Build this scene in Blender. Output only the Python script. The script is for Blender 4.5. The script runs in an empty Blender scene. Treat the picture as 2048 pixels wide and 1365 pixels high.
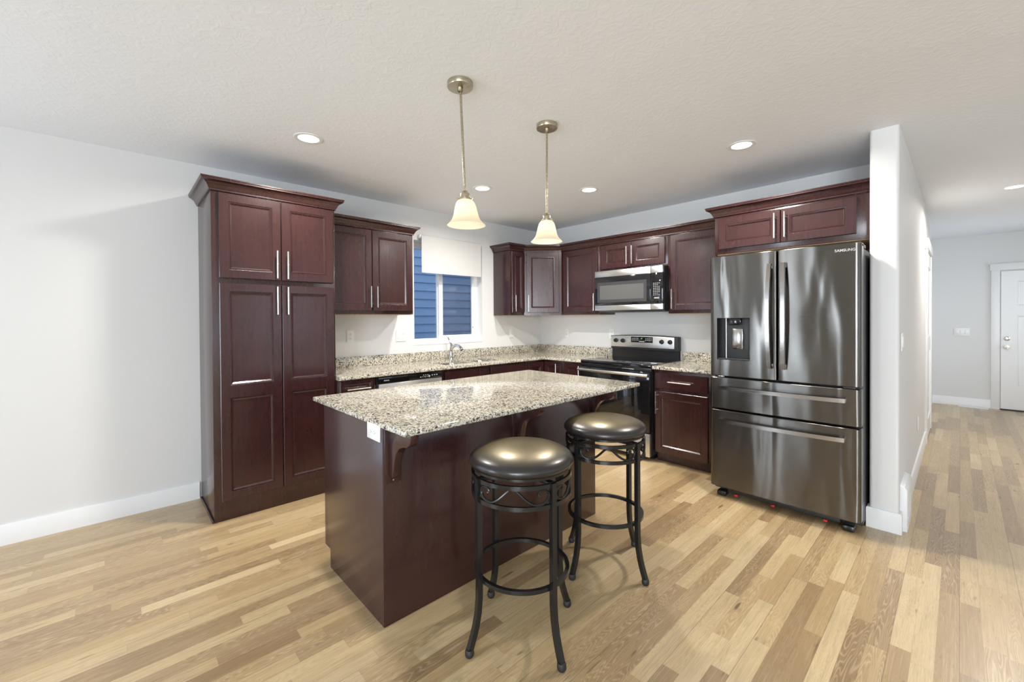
import bpy, bmesh, math, random
from mathutils import Vector, Matrix
random.seed(7)
PI = math.pi
C = bpy.context.scene.collection
sc = bpy.context.scene

# ------------------------------------------------------------------ camera
F_PX, CX, CY = 844.56, 1024.0, 645.04
yaw, pitch, roll = 0.8154, -0.0089, -0.0064
cam_d = bpy.data.cameras.new('camera')
cam = bpy.data.objects.new('camera', cam_d)
C.objects.link(cam)
cy_, sy_ = math.cos(yaw), math.sin(yaw)
fwd = Vector((-sy_, cy_, 0)); rgt = Vector((cy_, sy_, 0)); upv = Vector((0, 0, 1))
f2 = fwd*math.cos(pitch) + upv*math.sin(pitch)
u2 = -fwd*math.sin(pitch) + upv*math.cos(pitch)
r3 = rgt*math.cos(roll) + u2*math.sin(roll)
u3 = -rgt*math.sin(roll) + u2*math.cos(roll)
M = Matrix((r3, u3, -f2)).transposed().to_4x4()
M.translation = Vector((3.9599, -4.2755, 1.3492))
cam.matrix_world = M
cam_d.sensor_width = 36.0
cam_d.lens = 36.0*F_PX/2048.0
cam_d.shift_x = 0.0
cam_d.shift_y = -(682.5-CY)/2048.0
cam_d.clip_start = 0.05
sc.camera = cam

# ------------------------------------------------------------------ view, world
sc.view_settings.view_transform = 'Standard'
sc.view_settings.look = 'None'
sc.view_settings.gamma = 1.0
sc.view_settings.use_curve_mapping = False
sc.view_settings.exposure = -0.15
w = bpy.data.worlds.new('sky')
sc.world = w
w.use_nodes = True
wb = w.node_tree.nodes['Background']
wb.inputs['Color'].default_value = (0.62, 0.78, 1.0, 1)
wb.inputs['Strength'].default_value = 1.3

# ------------------------------------------------------------------ daylight at the windows
def area(name, loc, rot, sx, sy, power, col, shape='RECTANGLE', spread=PI):
    l = bpy.data.lights.new(name, 'AREA')
    l.shape = shape; l.size = sx
    if shape == 'RECTANGLE': l.size_y = sy
    l.energy = power; l.color = col; l.spread = spread
    o = bpy.data.objects.new(name, l)
    o.location = loc; o.rotation_euler = rot
    C.objects.link(o)
    return o
DAY = (0.80, 0.90, 1.0)
DAYW = (0.84, 0.92, 1.0)
# sliding door and window in the wall behind the camera, windows in the far right wall
area('daylight_patio_door', (1.25, -7.72, 1.06), (PI/2, 0, 0), .85, 2.0, 85, DAY)
area('daylight_front_window', (6.05, -7.72, 1.5), (PI/2, 0, 0), 2.1, 1.4, 310, DAYW)
area('daylight_left_patio_door', (-.20, -6.35, 1.06), (0, -PI/2, 0), 2.0, 1.9, 30, (0.74, 0.86, 1.0))
area('daylight_side_window', (7.32, -4.6, 1.5), (0, PI/2, 0), 1.4, 2.6, 8, DAYW)
area('hall_fill_light', (5.75, 3.9, 1.45), (0, PI/2, 0), 1.4, 1.5, 24, DAYW)  # unseen fill light added to brighten the hall
area('daylight_side_window_far', (7.32, -1.6, 1.5), (0, PI/2, 0), 1.4, 1.6, 8, DAYW)

# ------------------------------------------------------------------ node helpers
class NT:
    def __init__(s, name):
        s.m = bpy.data.materials.new(name); s.m.use_nodes = True
        s.t = s.m.node_tree; s.n = s.t.nodes; s.l = s.t.links
        s.b = s.n['Principled BSDF']; s.out = s.n['Material Output']
    def new(s, typ, **kw):
        nd = s.n.new(typ)
        for k, v in kw.items(): setattr(nd, k, v)
        return nd
    def put(s, sock, v):
        if isinstance(v, bpy.types.NodeSocket): s.l.new(v, sock)
        elif isinstance(v, (tuple, list)) and len(v) == 3 and sock.type == 'RGBA': sock.default_value = (*v, 1)
        else: sock.default_value = v
    def math(s, op, a, b=None, c=None, clamp=False):
        nd = s.new('ShaderNodeMath', operation=op, use_clamp=clamp)
        s.put(nd.inputs[0], a)
        if b is not None: s.put(nd.inputs[1], b)
        if c is not None: s.put(nd.inputs[2], c)
        return nd.outputs[0]
    def mix(s, f, a, b, blend='MIX'):
        nd = s.new('ShaderNodeMix', data_type='RGBA', blend_type=blend)
        s.put(nd.inputs[0], f); s.put(nd.inputs[6], a); s.put(nd.inputs[7], b)
        return nd.outputs[2]
    def pos(s):
        g = s.new('ShaderNodeNewGeometry'); return g.outputs['Position']
    def objc(s):
        g = s.new('ShaderNodeTexCoord'); return g.outputs['Object']
    def sep(s, v):
        nd = s.new('ShaderNodeSeparateXYZ'); s.put(nd.inputs[0], v); return nd.outputs
    def comb(s, x, y, z):
        nd = s.new('ShaderNodeCombineXYZ')
        for i, v in enumerate((x, y, z)): s.put(nd.inputs[i], v)
        return nd.outputs[0]
    def scale(s, v, sc3):
        nd = s.new('ShaderNodeMapping'); s.put(nd.inputs[0], v); nd.inputs['Scale'].default_value = sc3
        return nd.outputs[0]
    def noise(s, v, scale=5, detail=2, rough=.5, dist=0):
        nd = s.new('ShaderNodeTexNoise'); s.put(nd.inputs['Vector'], v)
        nd.inputs['Scale'].default_value = scale; nd.inputs['Detail'].default_value = detail
        nd.inputs['Roughness'].default_value = rough; nd.inputs['Distortion'].default_value = dist
        return nd.outputs['Fac']
    def ramp(s, f, stops, interp='LINEAR'):
        nd = s.new('ShaderNodeValToRGB'); s.put(nd.inputs[0], f)
        cr = nd.color_ramp; cr.interpolation = interp
        while len(cr.elements) < len(stops): cr.elements.new(0.5)
        for e, (p, c) in zip(cr.elements, stops):
            e.position = p; e.color = (*c, 1) if len(c) == 3 else c
        return nd.outputs[0]
    def rng(s, v, a, b, c=0., d=1.):
        nd = s.new('ShaderNodeMapRange'); s.put(nd.inputs[0], v)
        for i, x in enumerate((a, b, c, d)): nd.inputs[i+1].default_value = x
        return nd.outputs[0]
    def bump(s, h, strength=.2, dist=.01):
        nd = s.new('ShaderNodeBump'); s.put(nd.inputs['Height'], h)
        nd.inputs['Strength'].default_value = strength; nd.inputs['Distance'].default_value = dist
        s.l.new(nd.outputs[0], s.b.inputs['Normal'])
    def base(s, col, rough=.5, metal=0., spec=.5):
        s.put(s.b.inputs['Base Color'], col); s.put(s.b.inputs['Roughness'], rough)
        s.b.inputs['Metallic'].default_value = metal
        s.b.inputs['Specular IOR Level'].default_value = spec

def simple(name, col, rough=.5, metal=0., spec=.5, var=0.04, vscale=30):
    t = NT(name)
    n = t.noise(t.objc(), vscale, 3)
    dark = tuple(max(0, c*(1-var)) for c in col); lite = tuple(min(1, c*(1+var)) for c in col)
    t.base(t.mix(n, dark, lite), rough, metal, spec)
    return t.m
MAT = {}
# painted walls
def wallmat(name, col, bs=.12):
    t = NT(name)
    p = t.pos()
    n = t.noise(p, 1.2, 2)
    t.base(t.mix(n, tuple(c*.985 for c in col), tuple(min(1, c*1.01) for c in col)), .62, 0, .3)
    t.bump(t.noise(p, 90, 3), bs, .002)
    return t.m
MAT['wall'] = wallmat('wall_paint', (.735, .732, .722))
MAT['hallwall'] = wallmat('hall_paint', (.72, .72, .712))
def ceilmat():
    t = NT('knockdown_ceiling')
    p = t.pos()
    v = t.new('ShaderNodeTexNoise'); t.put(v.inputs['Vector'], p)
    v.inputs['Scale'].default_value = 22; v.inputs['Detail'].default_value = 4; v.inputs['Distortion'].default_value = 1.2
    h = t.rng(v.outputs['Fac'], .47, .60)
    h2 = t.noise(p, 120, 2)
    t.base((.86, .885, .925), .7, 0, .2)
    t.bump(t.math('ADD', h, t.math('MULTIPLY', h2, .25)), .13, .004)
    return t.m
MAT['ceiling'] = ceilmat()
MAT['trim'] = simple('white_trim_paint', (.82, .82, .815), .35, var=.01)
MAT['plastic'] = simple('white_plastic', (.84, .84, .82), .3, var=.01)
MAT['vinyl'] = simple('white_window_vinyl', (.86, .87, .87), .3, var=.01)

def floormat():
    t = NT('oak_strip_laminate')
    x, y, z = t.sep(t.pos())
    W = .066
    xr = t.math('DIVIDE', x, W)
    row = t.math('FLOOR', xr); fx = t.math('FRACT', xr)
    def wn(a, b, c=0.):
        nd = t.new('ShaderNodeTexWhiteNoise', noise_dimensions='3D')
        t.put(nd.inputs[0], t.comb(a, b, c)); return nd.outputs
    r1 = wn(row, 1.3)[0]; r2 = wn(row, 7.7)[0]
    ln = t.math('MULTIPLY_ADD', r2, .5, .5)
    yy = t.math('ADD', t.math('DIVIDE', y, ln), t.math('MULTIPLY', r1, 13.))
    idx = t.math('FLOOR', yy); fy = t.math('FRACT', yy)
    pv, pc = wn(row, idx, 3.1); rg = wn(row, idx, 9.4)[0]; r5 = wn(row, idx, 15.9)[0]
    tone = t.ramp(pv, [(0, (.29, .185, .085)), (.12, (.36, .24, .115)), (.35, (.46, .32, .155)), (.6, (.53, .38, .19)), (.85, (.59, .44, .235)), (1, (.64, .49, .28))])
    # fine straight grain
    off = t.math('MULTIPLY', pv, 57.)
    gv = t.comb(t.math('MULTIPLY', x, 1.0), t.math('MULTIPLY', y, .045), off)
    fine = t.noise(gv, 210, 4, .65)
    # cathedral growth rings
    cv = t.comb(t.math('MULTIPLY', x, 1.0), t.math('MULTIPLY', y, .085), off)
    big = t.noise(cv, 14, 2.2, .5, .15)
    rings = t.math('SINE', t.math('MULTIPLY', big, 230.))
    ringl = t.rng(rings, .3, 1.)
    rmask = t.math('MULTIPLY', t.rng(rg, .15, .5, .1, 1.), t.rng(pv, 1., .4, .35, 1.))
    col = t.mix(t.math('MULTIPLY', t.rng(fine, .48, .70), .5), tone, t.mix(.6, tone, (.20, .125, .065)))
    col = t.mix(t.math('MULTIPLY', ringl, t.math('MULTIPLY', rmask, .32)), col, (.74, .60, .40))
    ringd = t.rng(rings, -.3, -1.)
    col = t.mix(t.math('MULTIPLY', ringd, t.math('MULTIPLY', rmask, .24)), col, (.24, .15, .08))
    st = t.noise(t.comb(x, t.math('MULTIPLY', y, .03), t.math('ADD', off, 9.)), 75, 3, .6)
    col = t.mix(t.math('MULTIPLY', t.rng(st, .42, .70), .42), col, t.mix(.55, col, (.22, .14, .075)))
    lime = t.noise(t.comb(x, t.math('MULTIPLY', y, .018), t.math('ADD', off, 21.)), 230, 2, .5)
    col = t.mix(t.math('MULTIPLY', t.rng(lime, .55, .70), .24), col, (.68, .55, .38))
    # cloudy tone drift and dark flecks
    drift = t.noise(t.comb(x, t.math('MULTIPLY', y, .35), off), 9, 2)
    col = t.mix(t.math('MULTIPLY', t.rng(drift, .5, .8), .30), col, (.33, .22, .125))
    fl = t.noise(t.comb(x, t.math('MULTIPLY', y, .22), t.math('ADD', off, 5.)), 26, 1.5, .4)
    col = t.mix(t.math('MULTIPLY', t.rng(fl, .74, .80), .75), col, (.09, .055, .03))
    ck = t.noise(t.comb(x, t.math('MULTIPLY', y, .06), t.math('ADD', off, 31.)), 48, 1.5, .5)
    col = t.mix(t.math('MULTIPLY', t.rng(ck, .735, .775), .55), col, (.08, .05, .03))
    # seams
    sx = t.math('LESS_THAN', t.math('MINIMUM', fx, t.math('SUBTRACT', 1., fx)), .012)
    syv = t.math('LESS_THAN', t.math('MULTIPLY', fy, ln), .0016)
    seam = t.math('MAXIMUM', sx, syv)
    seam3 = t.math('LESS_THAN', t.math('MINIMUM', t.math('FRACT', t.math('DIVIDE', xr, 3.)), t.math('SUBTRACT', 1., t.math('FRACT', t.math('DIVIDE', xr, 3.)))), .006)
    col = t.mix(t.math('MULTIPLY', seam, .28), col, (.20, .12, .06))
    col = t.mix(t.math('MULTIPLY', seam3, .45), col, (.10, .06, .03))
    t.base(col, t.rng(fine, .3, .8, .26, .38), 0, .6)
    t.b.inputs['Coat Weight'].default_value = .35
    t.b.inputs['Coat Roughness'].default_value = .35
    t.bump(t.math('SUBTRACT', fine, t.math('MULTIPLY', seam3, 2.)), .06, .002)
    return t.m
MAT['floor'] = floormat()

def woodmat(name, a, b, rough=.26):
    t = NT(name)
    o = t.objc(); x, y, z = t.sep(o)
    g = t.noise(t.comb(t.math('MULTIPLY', x, 1.), t.math('MULTIPLY', y, 1.), t.math('MULTIPLY', z, .06)), 55, 3, .5)
    cl = t.noise(t.scale(o, (1, 1, .6)), 5, 3, .6, .3)
    f = t.math('ADD', t.math('MULTIPLY', g, .40), t.math('MULTIPLY', cl, .60))
    t.base(t.ramp(f, [(.28, a), (.72, b)]), rough, 0, .5)
    t.b.inputs['Coat Weight'].default_value = .3
    t.b.inputs['Coat Roughness'].default_value = .16
    t.b.inputs['Coat IOR'].default_value = 1.55
    return t.m
MAT['cherry'] = woodmat('dark_cherry_stain', (.027, .0086, .0088), (.045, .0148, .0138))
MAT['maple'] = simple('natural_maple_ply', (.55, .38, .20), .5, var=.1)

def granite():
    t = NT('speckled_granite')
    p = t.pos()
    def vor(sc_, shift):
        nd = t.new('ShaderNodeTexVoronoi', feature='F1')
        mp = t.new('ShaderNodeMapping'); t.put(mp.inputs[0], p); mp.inputs['Location'].default_value = (shift, shift*.7, shift*1.3)
        ns = t.new('ShaderNodeTexNoise'); t.put(ns.inputs['Vector'], mp.outputs[0]); ns.inputs['Scale'].default_value = 60
        ad = t.new('ShaderNodeVectorMath', operation='MULTIPLY_ADD')
        t.put(ad.inputs[0], ns.outputs['Color']); ad.inputs[1].default_value = (.012,)*3; t.put(ad.inputs[2], mp.outputs[0])
        t.put(nd.inputs['Vector'], ad.outputs[0]); nd.inputs['Scale'].default_value = sc_
        return t.sep(nd.outputs['Color'])[0]
    a = vor(122, 0.)
    col = t.ramp(a, [(0, (.035, .032, .03)), (.13, (.15, .13, .10)), (.24, (.34, .29, .20)), (.35, (.57, .52, .40)), (.62, (.68, .65, .57)), (.80, (.50, .46, .36)), (.92, (.34, .33, .31))], 'CONSTANT')
    b = vor(250, 3.)
    col = t.mix(t.math('MULTIPLY', t.math('LESS_THAN', b, .13), .75), col, (.05, .045, .04))
    col = t.mix(t.math('MULTIPLY', t.math('GREATER_THAN', b, .86), .6), col, (.76, .73, .66))
    cl = t.noise(p, 18, 2)
    col = t.mix(t.math('MULTIPLY', t.rng(cl, .5, .7), .25), col, (.42, .36, .24))
    t.base(col, .07, 0, .6)
    return t.m
MAT['granite'] = granite()

def steel(name, col, rough=.28, aniso=.0, wob=0., brush=(1, 1, 60), bs=.03, metal=1.):
    t = NT(name)
    o = t.objc()
    n = t.noise(t.scale(o, brush), 12, 3, .6)
    t.base(t.mix(n, tuple(c*.93 for c in col), tuple(min(1, c*1.05) for c in col)), t.rng(n, .3, .7, rough-.03, rough+.03), metal, .5)
    h = t.math('MULTIPLY', n, bs)
    if wob:
        wn = t.noise(t.scale(o, (3.6, 1, .75)), 1.3, 1.5, .4, .5)
        h = t.math('ADD', h, t.math('MULTIPLY', wn, wob))
    t.bump(h, 1.0, .01)
    if aniso:
        t.b.inputs['Anisotropic'].default_value = aniso
        t.b.inputs['Anisotropic Rotation'].default_value = .25
        tg = t.new('ShaderNodeTangent', direction_type='RADIAL', axis='Z')
        t.l.new(tg.outputs[0], t.b.inputs['Tangent'])
    return t.m
MAT['fridge'] = steel('black_stainless', (.155, .147, .137), .24, aniso=.85, wob=1.9, brush=(.5, .5, 60), bs=.004)
MAT['fridge_handle'] = steel('black_stainless_bar', (.42, .40, .38), .22, brush=(1, 1, 20), bs=.01)
MAT['steel'] = steel('stainless', (.76, .75, .73), .33, aniso=.5, brush=(.5, .5, 60), bs=.01)
MAT['sinksteel'] = steel('sink_steel', (.55, .55, .54), .22, brush=(1, 20, 1), bs=.01)
MAT['nickel'] = steel('brushed_nickel_pull', (.78, .76, .73), .25, brush=(1, 1, 1), bs=.01)
MAT['bronze'] = steel('satin_brass_nickel', (.50, .44, .33), .27, brush=(1, 1, 4), bs=.001)
MAT['chrome'] = steel('chrome', (.75, .76, .78), .08, brush=(1, 1, 1), bs=0.)
MAT['black'] = simple('black_enamel', (.012, .012, .013), .22, var=.1)
MAT['blackglass'] = simple('black_glass', (.008, .008, .009), .05, spec=.6, var=.1)
MAT['blackmat'] = simple('black_plastic', (.018, .018, .019), .5, var=.1)
MAT['darkgrey'] = simple('dark_grey_panel', (.035, .036, .038), .4, var=.1)
MAT['ovenglass'] = simple('oven_window_glass', (.10, .10, .097), .12, var=.15, vscale=400)
MAT['iron'] = simple('black_wrought_iron', (.010, .010, .0105), .2, metal=.0, var=.3, vscale=60)
MAT['print'] = simple('grey_print', (.55, .55, .55), .5)
MAT['dimprint'] = simple('dim_grey_print', (.22, .22, .22), .5)
MAT['red'] = simple('red_plastic', (.5, .02, .02), .4)
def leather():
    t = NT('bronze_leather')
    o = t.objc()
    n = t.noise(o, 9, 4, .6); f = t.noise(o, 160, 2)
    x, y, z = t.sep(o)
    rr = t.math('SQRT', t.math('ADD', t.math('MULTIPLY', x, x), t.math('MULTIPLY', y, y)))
    sheen = t.rng(t.math('ADD', rr, t.math('MULTIPLY', n, .03)), .160, .222, 1., 0.)  # gold ceiling sheen on top and darker sides, painted into the colour by radius
    t.base(t.mix(sheen, (.022, .019, .018), t.mix(n, (.125, .098, .048), (.20, .16, .078))), .34, 0, .5)
    t.put(t.b.inputs['Metallic'], t.math('MULTIPLY_ADD', sheen, .65, .15))
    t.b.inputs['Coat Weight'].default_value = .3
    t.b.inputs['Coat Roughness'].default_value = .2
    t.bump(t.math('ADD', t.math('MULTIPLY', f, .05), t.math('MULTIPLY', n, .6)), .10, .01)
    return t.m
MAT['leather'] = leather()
def emis(name, col, s):
    t = NT(name)
    t.base((.0, .0, .0), .6)
    t.put(t.b.inputs['Emission Color'], col); t.b.inputs['Emission Strength'].default_value = s
    return t.m
MAT['canlens'] = emis('lit_downlight_lens', (1., .97, .9), 5.)
MAT['green'] = emis('green_led', (.25, 1., .15), 1.2)
def glass(name, tint=(1, 1, 1), refl=.10):
    t = NT(name)
    tr = t.new('ShaderNodeBsdfTransparent'); t.put(tr.inputs[0], tint)
    gl = t.new('ShaderNodeBsdfGlossy'); gl.inputs['Roughness'].default_value = .02
    fr = t.new('ShaderNodeFresnel'); fr.inputs[0].default_value = 1.45
    mx = t.new('ShaderNodeMixShader'); t.l.new(fr.outputs[0], mx.inputs[0]); t.l.new(tr.outputs[0], mx.inputs[1]); t.l.new(gl.outputs[0], mx.inputs[2])
    t.l.new(mx.outputs[0], t.out.inputs[0])
    return t.m
MAT['glass'] = glass('window_glass')
def screenm():
    t = NT('insect_screen_mesh')
    tr = t.new('ShaderNodeBsdfTransparent'); df = t.new('ShaderNodeBsdfDiffuse'); t.put(df.inputs[0], (.16, .16, .165, 1))
    mx = t.new('ShaderNodeMixShader'); mx.inputs[0].default_value = .42
    t.l.new(tr.outputs[0], mx.inputs[1]); t.l.new(df.outputs[0], mx.inputs[2]); t.l.new(mx.outputs[0], t.out.inputs[0])
    return t.m
MAT['screen'] = screenm()
def clothm(name, col, tl):
    t = NT(name)
    df = t.new('ShaderNodeBsdfDiffuse'); t.put(df.inputs[0], (*col, 1))
    tr = t.new('ShaderNodeBsdfTranslucent'); t.put(tr.inputs[0], (*col, 1))
    mx = t.new('ShaderNodeMixShader'); mx.inputs[0].default_value = tl
    t.l.new(df.outputs[0], mx.inputs[1]); t.l.new(tr.outputs[0], mx.inputs[2]); t.l.new(mx.outputs[0], t.out.inputs[0])
    return t.m
MAT['blind'] = clothm('roller_blind_fabric', (.70, .69, .67), .12)
def shadem():
    t = NT('alabaster_glass')
    n = t.noise(t.objc(), 14, 3, .6, 1.)
    c = t.mix(n, (.93, .84, .62), (.96, .90, .74))
    df = t.new('ShaderNodeBsdfDiffuse'); t.put(df.inputs[0], c)
    tr = t.new('ShaderNodeBsdfTranslucent'); t.put(tr.inputs[0], c)
    gl = t.new('ShaderNodeBsdfGlossy'); gl.inputs['Roughness'].default_value = .25
    mx = t.new('ShaderNodeMixShader'); mx.inputs[0].default_value = .55
    t.l.new(df.outputs[0], mx.inputs[1]); t.l.new(tr.outputs[0], mx.inputs[2])
    m2 = t.new('ShaderNodeMixShader'); m2.inputs[0].default_value = .05
    t.l.new(mx.outputs[0], m2.inputs[1]); t.l.new(gl.outputs[0], m2.inputs[2])
    t.l.new(m2.outputs[0], t.out.inputs[0])
    return t.m
MAT['shade'] = shadem()
def sidingm():
    t = NT('blue_lap_siding')
    p = t.pos(); x, y, z = t.sep(p)
    n = t.noise(t.comb(x, t.math('MULTIPLY', y, .2), t.math('MULTIPLY', z, 3.)), 12, 3)
    b = t.noise(t.scale(p, (1, .4, 1)), 3, 2)
    col = t.mix(n, (.31, .47, .72), (.40, .56, .80))
    col = t.mix(t.math('MULTIPLY', b, .3), col, (.45, .50, .58))
    t.base(col, .6, 0, .3)
    return t.m
MAT['siding'] = sidingm()
MAT['grass'] = simple('lawn', (.10, .16, .05), .9, var=.4, vscale=8)

# ------------------------------------------------------------------ mesh helpers
class MB:
    def __init__(s): s.bm = bmesh.new()
    def box(s, x0, x1, y0, y1, z0, z1, b=0., seg=2):
        if x1 < x0: x0, x1 = x1, x0
        if y1 < y0: y0, y1 = y1, y0
        if z1 < z0: z0, z1 = z1, z0
        tmp = bmesh.new()
        vs = [tmp.verts.new((x, y, z)) for x in (x0, x1) for y in (y0, y1) for z in (z0, z1)]
        for f in ((0, 1, 3, 2), (4, 6, 7, 5), (0, 4, 5, 1), (2, 3, 7, 6), (0, 2, 6, 4), (1, 5, 7, 3)):
            tmp.faces.new([vs[i] for i in f])
        if b: bmesh.ops.bevel(tmp, geom=list(tmp.edges), offset=b, segments=seg, profile=.5, affect='EDGES')
        s.merge(tmp); return s
    def merge(s, tmp, mat=None):
        mp = {}
        for v in tmp.verts:
            co = mat @ v.co if mat else v.co
            mp[v.index if False else v] = s.bm.verts.new(co)
        for f in tmp.faces:
            try: s.bm.faces.new([mp[v] for v in f.verts])
            except ValueError: pass
        tmp.free()
    def face(s, pts):
        s.bm.faces.new([s.bm.verts.new(p) for p in pts]); return s
    def rings(s, rs, closed=False, cap=True, loop=True):
        V = [[s.bm.verts.new(p) for p in r] for r in rs]
        n = len(V[0])
        rng = range(len(V)) if closed else range(len(V)-1)
        for i in rng:
            a, b = V[i], V[(i+1) % len(V)]
            for j in range(n if loop else n-1):
                k = (j+1) % n
                try: s.bm.faces.new((a[j], a[k], b[k], b[j]))
                except ValueError: pass
        if cap and not closed and loop:
            s.bm.faces.new(V[0][::-1]); s.bm.faces.new(V[-1])
        return s
    def lathe(s, prof, c=(0, 0, 0), n=32, mat=None):
        rs = []
        for r, z in prof:
            ring = []
            for k in range(n):
                a = 2*PI*k/n
                p = Vector((c[0]+r*math.cos(a), c[1]+r*math.sin(a), c[2]+z))
                ring.append(mat @ p if mat else p)
            rs.append(ring)
        return s.rings(rs, cap=False)
    def tube(s, path, r, n=10, closed=False, sect=None, upv=None):
        P = [Vector(p) for p in path]; N = len(P); rs = []
        prev = None
        for i, p in enumerate(P):
            if closed: d = P[(i+1) % N]-P[i-1]
            else: d = P[min(i+1, N-1)]-P[max(i-1, 0)]
            d.normalize()
            if upv is not None: u = Vector(upv)
            elif prev is None: u = Vector((0, 0, 1)) if abs(d.z) < .9 else Vector((1, 0, 0))
            else: u = prev
            a = d.cross(u).normalized(); b = a.cross(d).normalized(); prev = b
            rr = r[i] if isinstance(r, (list, tuple)) else r
            if sect: rs.append([p+a*q[0]*rr+b*q[1]*rr for q in sect])
            else: rs.append([p+a*math.cos(2*PI*k/n)*rr+b*math.sin(2*PI*k/n)*rr for k in range(n)])
        return s.rings(rs, closed=closed)
    def prism(s, poly, axis, a0, a1, b=0.):
        # poly in the two other axes (x,z) for axis y etc.
        tmp = bmesh.new()
        def P(u, v, w): return {'x': (w, u, v), 'y': (u, w, v), 'z': (u, v, w)}[axis]
        A = [tmp.verts.new(P(u, v, a0)) for u, v in poly]; B = [tmp.verts.new(P(u, v, a1)) for u, v in poly]
        tmp.faces.new(A); tmp.faces.new(B[::-1])
        for i in range(len(poly)):
            j = (i+1) % len(poly); tmp.faces.new((A[i], B[i], B[j], A[j]))
        if b:
            bmesh.ops.recalc_face_normals(tmp, faces=list(tmp.faces))
            es = [e for e in tmp.edges if (e.verts[0] in A) == (e.verts[1] in A)]
            bmesh.ops.bevel(tmp, geom=es, offset=b, segments=2, profile=.5, affect='EDGES')
        s.merge(tmp); return s
    def sweep(s, prof, path, closed_prof=True):
        """prof: (outward, z); path in plan, outward to the right of travel, mitred corners"""
        P = [Vector(p) for p in path]; rs = []
        for i, p in enumerate(P):
            def nrm(a, b):
                d = (b-a).normalized(); return Vector((d.y, -d.x))
            if i == 0: m = nrm(P[0], P[1])
            elif i == len(P)-1: m = nrm(P[-2], P[-1])
            else:
                n1, n2 = nrm(P[i-1], p), nrm(p, P[i+1]); m = (n1+n2); m = m/(1+n1.dot(n2))
            rs.append([(p.x+m.x*o, p.y+m.y*o, z) for o, z in prof])
        return s.rings(rs, cap=closed_prof, loop=closed_prof)
    def build(s, name, mat, parent=None, loc=None, rotz=None, sharp=34, recalc=True):
        if recalc: bmesh.ops.recalc_face_normals(s.bm, faces=list(s.bm.faces))
        me = bpy.data.meshes.new(name); s.bm.to_mesh(me); s.bm.free()
        me.materials.append(MAT[mat] if isinstance(mat, str) else mat)
        me.polygons.foreach_set('use_smooth', [True]*len(me.polygons))
        me.set_sharp_from_angle(angle=math.radians(sharp))
        o = bpy.data.objects.new(name, me); C.objects.link(o)
        if parent: o.parent = parent
        if loc: o.location = loc
        if rotz is not None: o.rotation_euler = (0, 0, rotz)
        return o
def tag(o, label, cat, group=None):
    o['label'] = label; o['category'] = cat
    if group: o['group'] = group
    return o
def thing(name, label, cat, loc=(0, 0, 0), rotz=0, group=None):
    o = bpy.data.objects.new(name, None); o.empty_display_size = .1
    C.objects.link(o); o.location = loc; o.rotation_euler = (0, 0, rotz)
    return tag(o, label, cat, group)
def struct(name, mb, mat, parent=None, **k):
    o = mb.build(name, mat, parent, **k)
    if parent is None: o['kind'] = 'structure'
    return o
def sempty(name, loc=(0, 0, 0)):
    o = bpy.data.objects.new(name, None); C.objects.link(o); o.location = loc; o['kind'] = 'structure'; return o
def text_mesh(name, body, size, mat, parent, loc, rot, align='LEFT', depth=.0004, bold=0.):
    cu = bpy.data.curves.new(name, 'FONT'); cu.body = body; cu.size = size; cu.align_x = align
    cu.extrude = depth; cu.offset = bold
    to = bpy.data.objects.new(name+'_t', cu); C.objects.link(to)
    bpy.context.view_layer.update()
    dg = bpy.context.evaluated_depsgraph_get()
    me = bpy.data.meshes.new_from_object(to.evaluated_get(dg))
    bpy.data.objects.remove(to)
    me.materials.clear(); me.materials.append(MAT[mat])
    o = bpy.data.objects.new(name, me); C.objects.link(o); o.parent = parent
    o.location = loc; o.rotation_euler = rot
    return o

H = 2.528
NX0, NX1, NY = 3.560, 3.702, -0.757   # divider wall
HY = 4.96
CT = 0.900                             # counter top height
# ------------------------------------------------------------------ room shell
struct('floor', MB().box(-.12, 7.4, -7.8, HY+.15, -.1, 0), 'floor')
struct('ceiling', MB().box(-.12, 7.4, -7.8, HY+.15, H, H+.1), 'ceiling')
WY0, WY1, WZ0, WZ1 = -1.966, -1.040, 1.083, 2.19
m = MB()
m.box(-.16, 0, -7.8, -7.30, 0, H); m.box(-.16, 0, -7.30, -5.40, 2.06, H); m.box(-.16, 0, -5.40, WY0, 0, H); m.box(-.16, 0, -7.30, -5.40, -.1, .02); m.box(-.16, 0, WY1, .12, 0, H)
m.box(-.16, 0, WY0, WY1, 0, WZ0); m.box(-.16, 0, WY0, WY1, WZ1, H)
struct('wall_left', m, 'wall')
struct('wall_back', MB().box(0, NX0, 0, .12, 0, H), 'wall')
# divider: end of wall with rounded drywall corners, then jogs back in the hall
def rounded_rect(x0, x1, y0, y1, r, corners):
    pts = []
    for (cx, cy, a0, on) in ((x1-r, y0+r, -90, 'br' in corners), (x1-r, y1-r, 0, 'tr' in corners), (x0+r, y1-r, 90, 'tl' in corners), (x0+r, y0+r, 180, 'bl' in corners)):
        if on: pts += [(cx+r*math.cos(math.radians(a0+t)), cy+r*math.sin(math.radians(a0+t))) for t in (0, 22.5, 45, 67.5, 90)]
        else:
            sx = 1 if a0 in (-90, 0) else -1; sy = -1 if a0 in (-90, 180) else 1
            pts.append((cx+sx*r, cy+sy*r))
    return pts
m = MB().prism(rounded_rect(NX0, NX1, NY, 1.95, .019, ('br', 'bl')), 'z', 0, H)
m.box(NX0, NX1, 1.95, 2.90, 2.06, H); m.box(NX0, NX1, 2.90, 3.1, 0, H)
m.box(3.53, 3.652, 3.1, HY, 0, H)
struct('wall_divider', m, 'wall')
struct('wall_hall', MB().box(3.5, 5.75, HY, HY+.12, 0, H), 'hallwall')

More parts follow.
